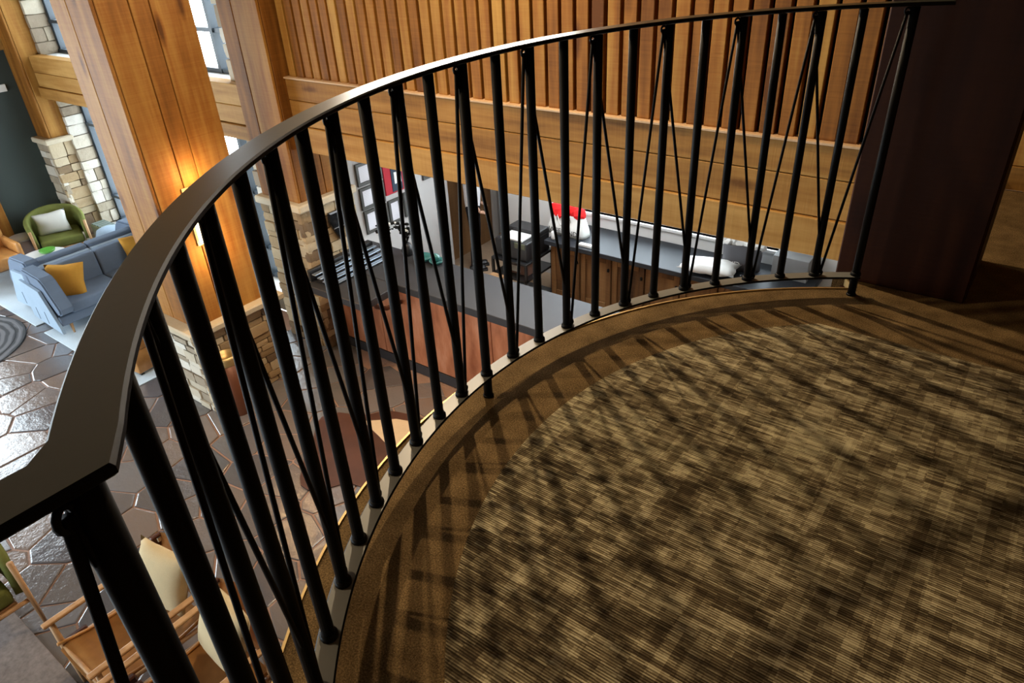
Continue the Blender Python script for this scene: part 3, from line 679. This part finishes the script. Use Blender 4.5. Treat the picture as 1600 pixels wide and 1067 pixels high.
tag(B('wood_tray', CHW, None, -4.60, -4.48, 7.12, 7.28, FL + .841, FL + .91, .004), 'small wooden tray left behind the tote bag', 'tray')
t_ = thing('paper_bag', 'charcoal paper carrier bag with pale print and white tissue on worktop', 'bag', (-2.30, 7.02, FL + .84), rz=.25)
fin('bag_body', bag(bmn(), .40, .42, .13, .15, .30), mat('charcoal_paper', (.10, .10, .11), .8), t_, True); text('WD', .10, PLAIN, t_, (-.09, -.088, .05), (PI / 2, 0, 0))
random.seed(13)
t2 = thing('white_tissue', 'white tissue paper spilling out of the charcoal carrier bag', 'tissue', (-2.30, 7.02, FL + 1.12))
for k in range(6):
    bm = bmn(); bmesh.ops.create_icosphere(bm, subdivisions=2, radius=.08, matrix=Matrix.Translation((-.17 + .068 * k, random.uniform(-.03, .03), .03 + random.uniform(-.01, .03))))
    for v in bm.verts: v.co += Vector([random.uniform(-.016, .016) for _ in range(3)])
    fin('crumple', bm, PLAIN, t2)
bm = pillow(.62, .34, .12, 8)
for v in bm.verts: v.co += Vector([random.uniform(-.012, .012) for _ in range(3)])
o = fin('folded_cloth', bm, PLAIN, None, True, loc=(-2.55, 6.76, FL + .92)); o.rotation_euler = (0, 0, .12); tag(o, 'heap of folded white cloth in front of the carrier bag', 'cloth')
t_ = thing('small_bottle', 'small clear bottle with black cap at the right end of the worktop', 'bottle', (-2.17, 6.68, FL + .84)); bm = bmn(); lathe(bm, [(.02, 0), (.024, .01), (.024, .06), (.012, .075)], 12); fin('flask', bm, mat('pink_liquid', (.6, .25, .2), .2), t_, True); bm = bmn(); lathe(bm, [(.013, .075), (.013, .10)], 12); fin('cap', bm, BLACK, t_, True)
t_ = thing('storage_box', 'grey open storage box against the wall at the worktop end', 'box', (-1.80, 7.14, FL + .84)); fin('box_body', box(bmn(), -.17, .2, -.12, .14, 0, .24, .004), mat('grey_board', (.22, .22, .22), .8), t_)

# ================================================================== PERSON
def skin_mesh(name, verts, edges, m, parent, sub=2, root=0):
    me = bpy.data.meshes.new(name); me.from_pydata([v[:3] for v in verts], edges, []); o = bpy.data.objects.new(name, me); COL.objects.link(o)
    md = o.modifiers.new('skin', 'SKIN'); md.use_smooth_shade = True
    for i, v in enumerate(verts):
        r = v[3]; me.skin_vertices[0].data[i].radius = (r, v[4] if len(v) > 4 else r); me.skin_vertices[0].data[i].use_root = i == root
    s_ = o.modifiers.new('sub', 'SUBSURF'); s_.levels = sub; s_.render_levels = sub
    dg = bpy.context.evaluated_depsgraph_get(); me2 = bpy.data.meshes.new_from_object(o.evaluated_get(dg)); bpy.data.objects.remove(o)
    me2.materials.clear(); me2.materials.append(m)
    for p in me2.polygons: p.use_smooth = True
    o = bpy.data.objects.new(name, me2); COL.objects.link(o); o.parent = parent; return o
SKINM = mat('skin', (.52, .30, .20), .55); HAIR = mat('brown_hair', (.045, .022, .012), .6); TROU = cloth('black_trousers', (.012, .013, .018), .2); SHIRT = cloth('white_shirt', (.72, .72, .74), .06)
pp = thing('person', 'person in a white shirt and black trousers standing in the office', 'person', (-5.99, 6.90, FL), rz=.72)
# local: faces +x, y = left
LEG = []
body = [(0, 0, .93, .14, .16), (0, 0, 1.03, .12, .15), (.01, 0, 1.18, .13, .15), (.0, 0, 1.33, .13, .17), (-.01, 0, 1.43, .09, .12), (0, 0, 1.50, .05),
        (0, .10, .88, .10), (.02, .085, .66, .078), (.03, .08, .48, .058), (.0, .08, .30, .058), (-.02, .085, .10, .04),
        (0, -.10, .88, .10), (.0, -.085, .66, .078), (.0, -.08, .48, .058), (-.03, -.08, .30, .058), (-.05, -.085, .10, .04),
        (0, .19, 1.40, .058), (-.03, .24, 1.24, .048), (-.03, .25, 1.12, .04), (.03, .235, 1.0, .034), (.085, .20, .93, .026),
        (0, -.19, 1.40, .058), (-.03, -.24, 1.24, .048), (-.03, -.25, 1.12, .04), (.03, -.235, 1.0, .034), (.085, -.20, .92, .026), (0, 0, 1.55, .045)]
be = [(0, 1), (1, 2), (2, 3), (3, 4), (4, 5), (0, 6), (6, 7), (7, 8), (8, 9), (9, 10), (0, 11), (11, 12), (12, 13), (13, 14), (14, 15), (4, 16), (16, 17), (17, 18), (18, 19), (19, 20), (4, 21), (21, 22), (22, 23), (23, 24), (24, 25), (5, 26)]
bo = skin_mesh('body', body, be, SKINM, pp)
bo.data.materials.append(TROU); bo.data.materials.append(SHIRT)
for p in bo.data.polygons:
    c_ = p.center
    if c_.z < .98 and abs(c_.y) < .185: p.material_index = 1
    elif c_.z < 1.47 and not (abs(c_.y) > .18 and c_.z < 1.0): p.material_index = 2
hd = [(0, 0, 1.56, .05), (.005, 0, 1.62, .075, .07), (.0, 0, 1.69, .098, .085), (0, 0, 1.75, .085, .078)]
ho = skin_mesh('head', hd, [(0, 1), (1, 2), (2, 3)], SKINM, pp)
bm = bmn(); bmesh.ops.create_uvsphere(bm, u_segments=16, v_segments=10, radius=.108, matrix=Matrix.Translation((-.018, 0, 1.705)) @ Matrix.Diagonal((1, .92, 1.08, 1)))
bmesh.ops.delete(bm, geom=[v for v in bm.verts if v.co.x > .045 and v.co.z < 1.755], context='VERTS'); fin('hair', bm, HAIR, pp, True)
for y_ in (.032, -.032):
    bm = bmn(); bmesh.ops.create_uvsphere(bm, u_segments=10, v_segments=6, radius=.009, matrix=Matrix.Translation((.082, y_, 1.685))); fin('eye', bm, INK, ho, True)
    bm = bmn(); bmesh.ops.create_uvsphere(bm, u_segments=10, v_segments=6, radius=.02, matrix=Matrix.Translation((-.005, y_ * 2.9, 1.675)) @ Matrix.Diagonal((.7, .4, 1.3, 1))); fin('ear', bm, SKINM, ho, True)
bm = bmn(); bmesh.ops.create_cone(bm, segments=8, radius1=.016, radius2=.006, depth=.045, cap_ends=True, matrix=Matrix.Translation((.100, 0, 1.665)) @ Matrix.Rotation(.25, 4, 'Y')); fin('nose', bm, SKINM, ho, True)
fin('mouth', box(bmn(), .078, .088, -.022, .022, 1.618, 1.626, .002), mat('lips', (.35, .10, .08), .5), ho)
for s_ in (1, -1):
    wx, wy, wz = (.085, .20 * s_, .925) if s_ > 0 else (.085, -.20, .915)
    hv = [(wx - .01, wy, wz, .024), (wx + .045, wy - .03 * s_, wz - .02, .034, .016)]; he = [(0, 1)]
    for q in range(4):
        L = (.06, .068, .064, .05)[q]; base = (wx + .07 - .006 * abs(q - 1.2), wy - .03 * s_ + (q - 1.5) * .019, wz - .03)
        k0 = len(hv); hv += [(*base, .010), (base[0] + L * .5, base[1], base[2] - .012, .009), (base[0] + L * .75, base[1], base[2] - .035, .008)]; he += [(1, k0), (k0, k0 + 1), (k0 + 1, k0 + 2)]
    k0 = len(hv); hv += [(wx + .03, wy - .065 * s_, wz - .015, .011), (wx + .065, wy - .08 * s_, wz - .03, .009)]; he += [(1, k0), (k0, k0 + 1)]
    skin_mesh('hand', hv, he, SKINM, pp, 1)
for x_, y_ in ((-.02, .085), (-.05, -.085)):
    bm = bmn(); box(bm, x_ - .07, x_ + .19, y_ - .045, y_ + .045, .0, .03, .008); box(bm, x_ - .065, x_ + .17, y_ - .04, y_ + .04, .025, .085, .03, 3); fin('shoe', bm, BLACK, pp, True)

# ================================================================== LOBBY FURNITURE
def sofa(name, label, loc, rz, L):
    t_ = thing(name, label, 'sofa', loc, rz)
    fin('base_frame', box(bmn(), .04, .72, .04, L - .04, .15, .27, .01), BLUE, t_)
    n_ = 2
    for k in range(n_):
        a, b = .2 + (L - .4) / n_ * k, .2 + (L - .4) / n_ * (k + 1)
        fin('seat_cushion', box(bmn(), .16, .76, a + .004, b - .004, .27, .42, .03, 3), BLUE, t_, True)
        a, b = .03 + (L - .06) / n_ * k, .03 + (L - .06) / n_ * (k + 1)
        o = fin('back_cushion', box(bmn(), .10, .25, a + .005, b - .005, .36, .74, .03, 3, rot=Matrix.Rotation(-.10, 4, 'Y'), at=(.17, 0, .5)), BLUE, t_, True)
        o2 = fin('back_panel', box(bmn(), .0, .09, a + .004, b - .004, .16, .69, .015, 2), BLUEL, t_, True)
    for s_ in (0, 1):
        y0 = 0 if s_ == 0 else L - .035
        bm = bmn(); P_ = [(.0, .12), (.76, .07), (.745, .14), (.50, .60), (.0, .64)]
        a = [bm.verts.new((x, y0, z)) for x, z in P_]; b = [bm.verts.new((x, y0 + .035, z)) for x, z in P_]; bm.faces.new(a); bm.faces.new(b)
        for i in range(5): bm.faces.new((a[i], a[(i + 1) % 5], b[(i + 1) % 5], b[i]))
        pn = fin('side_panel', bm, BLUEL, t_)
        for q in (.18, .42): fin('slot', box(bmn(), q, q + .012, y0 - .002 if s_ == 0 else y0 + .033, y0 + .002 if s_ == 0 else y0 + .037, .13, .30), NAVY, pn)
        y0 = .045 if s_ == 0 else L - .215
        bm = bmn(); P_ = [(.04, .60), (.04, .76), (.08, .79), (.52, .76), (.60, .71), (.82, .40), (.81, .33), (.72, .29), (.50, .58)]; k = len(P_)
        a = [bm.verts.new((x, y0, z)) for x, z in P_]; b = [bm.verts.new((x, y0 + .17, z)) for x, z in P_]; bm.faces.new(a); bm.faces.new(b)
        for i in range(k): bm.faces.new((a[i], a[(i + 1) % k], b[(i + 1) % k], b[i]))
        bmesh.ops.bevel(bm, geom=[e for e in bm.edges if abs(e.verts[0].co.y - e.verts[1].co.y) < 1e-4], offset=.018, segments=2, affect='EDGES')
        fin('arm_pad', bm, BLUE, t_)
    for x_ in (.10, .66):
        for y_ in (.16, L - .16):
            bm = bmn(); lathe(bm, [(.012, 0), (.022, .15)], 10, (x_, y_, .0)); fin('leg', bm, CHW, t_, True)
    return t_
sofa('sofa', 'blue-grey two-seat sofa facing the big column with mustard cushions', (-9.93, 2.60, FL + .012), 0, 1.78)
s2 = sofa('sofa', 'blue-grey two-seat sofa backed against the other, facing the green chair', (-9.97, 4.42, FL + .012), PI, 1.72)
def cushion(name, label, m, loc, rot, w=.45, h=.45, t=.15, group=None):
    o = fin(name, pillow(w, h, t), m, None, True, loc=loc); o.rotation_euler = rot; tag(o, label, 'cushion', group); return o
cushion('cushion', 'mustard velvet cushion leaning on the near arm of the front blue sofa', YEL, (-9.50, 2.97, FL + .585), (1.15, .05, .85), .46, .46, .17)
cushion('cushion', 'mustard velvet cushion at the far end of the front blue sofa', YEL, (-9.60, 4.03, FL + .60), (0, 1.30, -.1), .44, .44, .16)
tag(B('area_rug', RUGL, None, -9.62, -7.35, 2.53, 4.40, FL + .001, FL + .012, .004), 'pale blue rug under the front blue sofa', 'rug')
tag(B('area_rug', RUGL, None, -12.2, -9.90, 2.55, 4.40, FL + .001, FL + .012, .004), 'pale blue rug under the rear blue sofa and white table', 'rug')
bm = bmn(); lathe(bm, [(.99, 0), (1.0, .004), (.99, .010), (.93, .011), (.925, .008), (.88, .008), (.875, .011), (.01, .011)], 64)
tag(fin('round_rug', bm, RUGD, None, loc=(-10.25, 1.50, FL + .001)), 'dark round rug with wood-ring pattern on the flagstones', 'rug')
t_ = thing('leather_ottoman', 'tan leather cube ottoman at the edge of the pale rug', 'ottoman', (-7.82, 2.92, FL + .012), .1)
fin('cushion_top', box(bmn(), -.30, .30, -.28, .28, .30, .44, .03, 3), LEATH, t_, True); fin('body', box(bmn(), -.29, .29, -.27, .27, .03, .30, .012, 2), LEATH, t_, True)
for x_ in (-.25, .25):
    for y_ in (-.23, .23): fin('foot', box(bmn(), x_ - .02, x_ + .02, y_ - .02, y_ + .02, 0, .03), BLACK, t_)
# waste bin
t_ = thing('waste_bin', 'brown waste bin with a brass rim in front of the big column base', 'bin', (-5.975, 2.94, FL))
bm = bmn(); lathe(bm, [(.112, 0), (.115, .01), (.115, .60), (.0, .60)], 28, cap=False); fin('drum', bm, mat('brown_metal', (.14, .05, .025), .4, .3), t_, True)
bm = bmn(); lathe(bm, [(.118, .60), (.118, .66), (.108, .69), (.09, .69), (.09, .64), (.0, .63)], 28, cap=False); fin('rim', bm, BRASS, t_, True)
# sconce
t_ = thing('wall_sconce', 'tall brass-edged wall sconce glowing warm on the big column', 'lamp', (-6.148, 3.20, -.86))
fin('backplate', box(bmn(), 0, .015, -.11, .11, -.28, .28, .003), BRASS, t_); fin('diffuser', box(bmn(), .016, .085, -.095, .095, -.25, .25, .02, 2), GLOW, t_)
fin('cover_plate', box(bmn(), .088, .094, -.035, .035, -.31, .31, .002), BRASS, t_)
light('sconce_uplight', 'POINT', (-5.98, 3.2, -.50), 9, (1, .62, .28), shadow_soft_size=.05); light('sconce_downlight', 'POINT', (-5.98, 3.2, -1.22), 9, (1, .62, .28), shadow_soft_size=.05)
# green armchairs
def armchair(label, loc, rz):
    t_ = thing('green_armchair', label, 'chair', loc, rz)
    fin('seat_cushion', box(bmn(), -.27, .30, -.29, .29, .30, .44, .035, 3), GREEN, t_, True)
    fin('seat_frame', box(bmn(), -.28, .29, -.29, .29, .255, .30, .006), CHW, t_)
    bm = bmn(); prof = []; rings = []
    for i in range(25):
        a = math.radians(-112 + 224 * i / 24); u = abs(i - 12) / 12; top = .78 - .16 * u ** 2; r = .36
        cx, cy = -math.cos(a), math.sin(a); e_ = 1.0 if u < .8 else 1
        p = Vector((cx * r * .98 + .0, cy * r, 0)); d_ = Vector((cx, cy, 0))
        if u > .72: p.x += (u - .72) * .55
        rings.append([bm.verts.new(p + d_ * o_ + Vector((0, 0, z))) for o_, z in ((-.03, .34), (.025, .34), (.045, top - .02), (.03, top), (.0, top + .01), (-.022, top - .01))])
    for A, C_ in zip(rings, rings[1:]):
        for j in range(6): bm.faces.new((A[j], A[(j + 1) % 6], C_[(j + 1) % 6], C_[j]))
    bm.faces.new(rings[0]); bm.faces.new(rings[-1]); fin('backrest', bm, GREEN, t_, True)
    for y_ in (-.365, .365):
        bm = bmn(); tube(bm, [(.34, y_, 0), (.30, y_, .63)], [.014, .021], 8); fin('front_leg', bm, CHW, t_, True)
        bm = bmn(); tube(bm, [(-.30, y_ * .7, 0), (-.26, y_ * .7, .36)], [.012, .02], 8); fin('rear_leg', bm, CHW, t_, True)
    bm = bmn(); tube(bm, [(.31, -.36, .27), (.31, .36, .27)], .018, 8); fin('front_rail', bm, CHW, t_, True)
    return t_
armchair('moss green tub armchair with oak legs against the dark green wall', (-11.78, 3.86, FL + .012), -.30)
cushion('cushion', 'white cushion on the green armchair by the green wall', WHITEC, (-11.86, 3.84, FL + .60), (.2, 1.15, -.32), .34, .46, .14)
armchair('moss green tub armchair at the lower left beside the leather chairs', (-5.24, .15, FL + .014), .0)
cushion('cushion', 'pale green cushion in the armchair at the lower left', cloth('pale_green_cushion', (.42, .46, .28), .3, 40), (-5.32, .15, FL + .64), (.1, 1.15, .1), .36, .44, .14)
tag(B('area_rug', cloth('blurred_beige_rug', (.19, .165, .155), .35, 30, big=2), None, -6.6, -2.9, -2.2, .42, FL + .002, FL + .014, .004), 'beige and dark blue woven rug at the lower left', 'rug')
# leather safari chairs
def safari(label, loc, rz=0):
    t_ = thing('leather_armchair', label, 'chair', loc, rz)      # local: faces -y, x = 0 .. .60
    for x_ in (0, .60):
        for y_, h in ((0, .60), (.66, .60)):
            bm = bmn(); lathe(bm, [(.014, 0), (.019, .25), (.021, .40), (.018, .60)], 10, (x_, y_, 0)); fin('leg', bm, CHW, t_, True)
        fin('arm_rest', box(bmn(), x_ - .024, x_ + .024, -.05, .76, .60, .622, .008, 2), CHW, t_)
        bm = bmn(); tube(bm, [(x_, 0, .38), (x_, .66, .34)], .016, 8); fin('side_rail', bm, CHW, t_, True)
        fin('side_strap', box(bmn(), x_ - .012 if x_ else -.028, x_ + .03 if x_ else .012, -.004, .16, .345, .41, .01), DLEATH, t_)
    bm = bmn(); rings = []
    for j in range(13):      # sling seat: rolls over front rail, dips, rises to back
        f = j / 12; y = -.03 + .70 * f; z = .43 - .05 * math.sin(PI * f) - .045 * f
        if j == 0: z -= .05
        rings.append([bm.verts.new((x_, y, z - .018 * math.sin(PI * (x_ - .02) / .56))) for x_ in [.02 + .56 * k / 8 for k in range(9)]])
    for a, b in zip(rings, rings[1:]):
        for k in range(8): bm.faces.new((a[k], a[k + 1], b[k + 1], b[k]))
    r = bmesh.ops.solidify(bm, geom=bm.faces[:], thickness=.03); fin('seat', bm, LEATH, t_, True)
    for x_ in (.02, .58):
        bm = bmn(); tube(bm, [(x_, -.03 + .70 * j / 8, .437 - .05 * math.sin(PI * j / 8) - .045 * j / 8) for j in range(9)], .012, 8); fin('seat_piping', bm, LEATH, t_, True)
    bm = bmn(); rings = []
    for j in range(9):
        f = j / 8
        rings.append([bm.verts.new((x_, .66 + .10 * f + .05 * math.sin(PI * (x_ - .0) / .60), .40 + .40 * f - .05 * f * (abs(x_ - .3) / .3) ** 2)) for x_ in [.0 + .60 * k / 10 for k in range(11)]])
    for a, b in zip(rings, rings[1:]):
        for k in range(10): bm.faces.new((a[k], a[k + 1], b[k + 1], b[k]))
    bmesh.ops.solidify(bm, geom=bm.faces[:], thickness=.028); bk = fin('backrest', bm, LEATH, t_, True)
    for x_ in (.04, .56):
        for z in (.50, .60, .70): fin('buckle', box(bmn(), x_ - .02, x_ + .02, .735 + .0, .765, z, z + .04, .004), SILVER if z != .6 else DLEATH, bk)
        fin('strap', box(bmn(), x_ - .015, x_ + .015, .70, .775, .44, .76, .006), DLEATH, bk)
    bm = bmn(); tube(bm, [(0, .66, .30), (.60, .66, .30)], .015, 8); fin('back_rail', bm, CHW, t_, True)
    bm = bmn(); tube(bm, [(0, 0, .38), (.60, 0, .38)], .016, 8); fin('front_rail', bm, CHW, t_, True)
    return t_
safari('tan leather sling armchair with oak arms, nearest the green armchair', (-4.22, .46, FL))
safari('tan leather sling armchair on the right of the pair at the lower left', (-3.52, .46, FL))
cushion('cushion', 'cream cushion on the leather armchair nearest the green armchair', CREAM, (-3.90, 1.06, FL + .66), (1.15, .0, .15), .48, .44, .17)
cushion('cushion', 'cream cushion on the right-hand leather armchair of the pair', CREAM, (-3.20, 1.05, FL + .66), (1.15, .0, -.08), .50, .46, .17)
# cowhide
random.seed(21); ring = []
for k in range(48):
    a = 2 * PI * k / 48; r = .62 * (1 + .13 * math.cos(4 * a + .6) + .06 * math.sin(7 * a)); ring.append((r * math.cos(a), r * math.sin(a) * .95))
o = fin('cowhide_rug', prism(bmn(), ring, 0, .008), HIDE, None, loc=(-4.42, 3.22, FL + .004)); tag(o, 'red-brown and cream cowhide rug on the floor before the counter', 'rug')
PT = [(-4.73, 3.50), (-4.47, 3.71), (-4.20, 3.80), (-4.08, 3.62), (-4.16, 3.34), (-4.42, 3.42)]
fin('cream_patch', prism(bmn(), [(x + 4.42, y - 3.22) for x, y in PT], .006, .0105), HIDEC, o)

# coffee table etc. near the green wall
t_ = thing('coffee_table', 'white round coffee table behind the blue sofas', 'table', (-11.15, 3.34, FL + .012))
bm = bmn(); lathe(bm, [(.29, .37), (.31, .38), (.31, .40), (.29, .41)], 32); fin('tabletop', bm, WHITEP, t_, True)
for k in range(3):
    a = 2 * PI * k / 3 + .3; bm = bmn(); tube(bm, [(.25 * math.cos(a), .25 * math.sin(a), 0), (.18 * math.cos(a), .18 * math.sin(a), .37)], .016, 8); fin('leg', bm, CHW, t_, True)
bm = bmn(); lathe(bm, [(.04, 0), (.10, .03), (.11, .055), (.10, .05), (.03, .02)], 20); tag(fin('green_bowl', bm, mat('leaf_green_glaze', (.10, .34, .05), .3), None, True, loc=(-11.17, 3.42, FL + .422)), 'leaf green bowl on the white coffee table', 'bowl')
t_ = thing('side_table', 'white drum side table between the leather seat and green chair', 'table', (-12.17, 3.46, FL + .012))
bm = bmn(); lathe(bm, [(.15, 0), (.15, .40)], 24); fin('drum', bm, mat('lilac_white', (.50, .45, .50), .5), t_, True); bm = bmn(); lathe(bm, [(.17, .40), (.18, .41), (.18, .43), (.17, .44)], 24); fin('tabletop', bm, WHITEP, t_, True)
t_ = thing('leather_lounge_chair', 'tan leather lounge chair cut by the left picture edge', 'chair', (-11.87, 2.86, FL + .012), 0)
fin('seat_cushion', box(bmn(), -.20, .42, -.30, .30, .26, .44, .04, 3), LEATH, t_, True); fin('backrest', box(bmn(), -.32, -.14, -.36, .36, .26, .76, .05, 3), LEATH, t_, True)
for y_ in (-.36, .30): fin('arm', box(bmn(), -.28, .38, y_, y_ + .07, .20, .58, .03, 3), LEATH, t_, True)
for x_ in (-.24, .32):
    for y_ in (-.30, .30): fin('leg', box(bmn(), x_ - .02, x_ + .02, y_ - .02, y_ + .02, 0, .24), CHW, t_)
t_ = thing('planter_bench', 'pale low planter box with slatted grey top below the window', 'planter', (-11.50, 4.41, FL + .012))
fin('trough', box(bmn(), -.24, .24, -.10, .12, 0, .42, .01), WHITEP, t_)
for k in range(5): fin('slat', box(bmn(), -.22 + .09 * k, -.15 + .09 * k, -.09, .11, .422, .434), mat('grey_slat', (.16, .20, .18), .7) if k == 0 else bpy.data.materials['grey_slat'], t_)
t_ = thing('pouf', 'light blue rounded pouf beside the planter below the window', 'stool', (-11.02, 4.28, FL + .012))
bm = bmn(); lathe(bm, [(.14, .0), (.20, .03), (.215, .2), (.21, .42), (.18, .50), (.10, .53), (.01, .535)], 24); fin('upholstery', bm, BLUEL, t_, True)
bm = bmn(); lathe(bm, [(.212, .245), (.222, .255), (.212, .265)], 24, cap=False); fin('seam_piping', bm, NAVY, t_, True)
tag(B('wall_thermostat', PLAIN, None, -12.398, -12.37, 4.02, 4.14, -.46, -.36, .005), 'small white control plate on the dark green wall', 'switch')
for p in ((-4.25, -.45), (-3.45, 3.55), (-3.0, 1.6), (-3.6, 2.0)):
    pass

t_ = thing('linear_wall_lamp', 'long slim white linear lamp mounted high on the slat wall', 'lamp', (-4.0, 4.44, 1.80))  # unseen emitter, added to put a sheen on the handrail
fin('housing', box(bmn(), -1.2, 1.2, -.03, .03, -.26, .26, .005), IRON, t_); fin('diffuser', box(bmn(), -1.18, 1.18, -.06, -.031, -.24, .24, .01), mat('linear_diffuser', (.9, .9, .9), .5, emit=(1, .92, .80), es=26), t_)
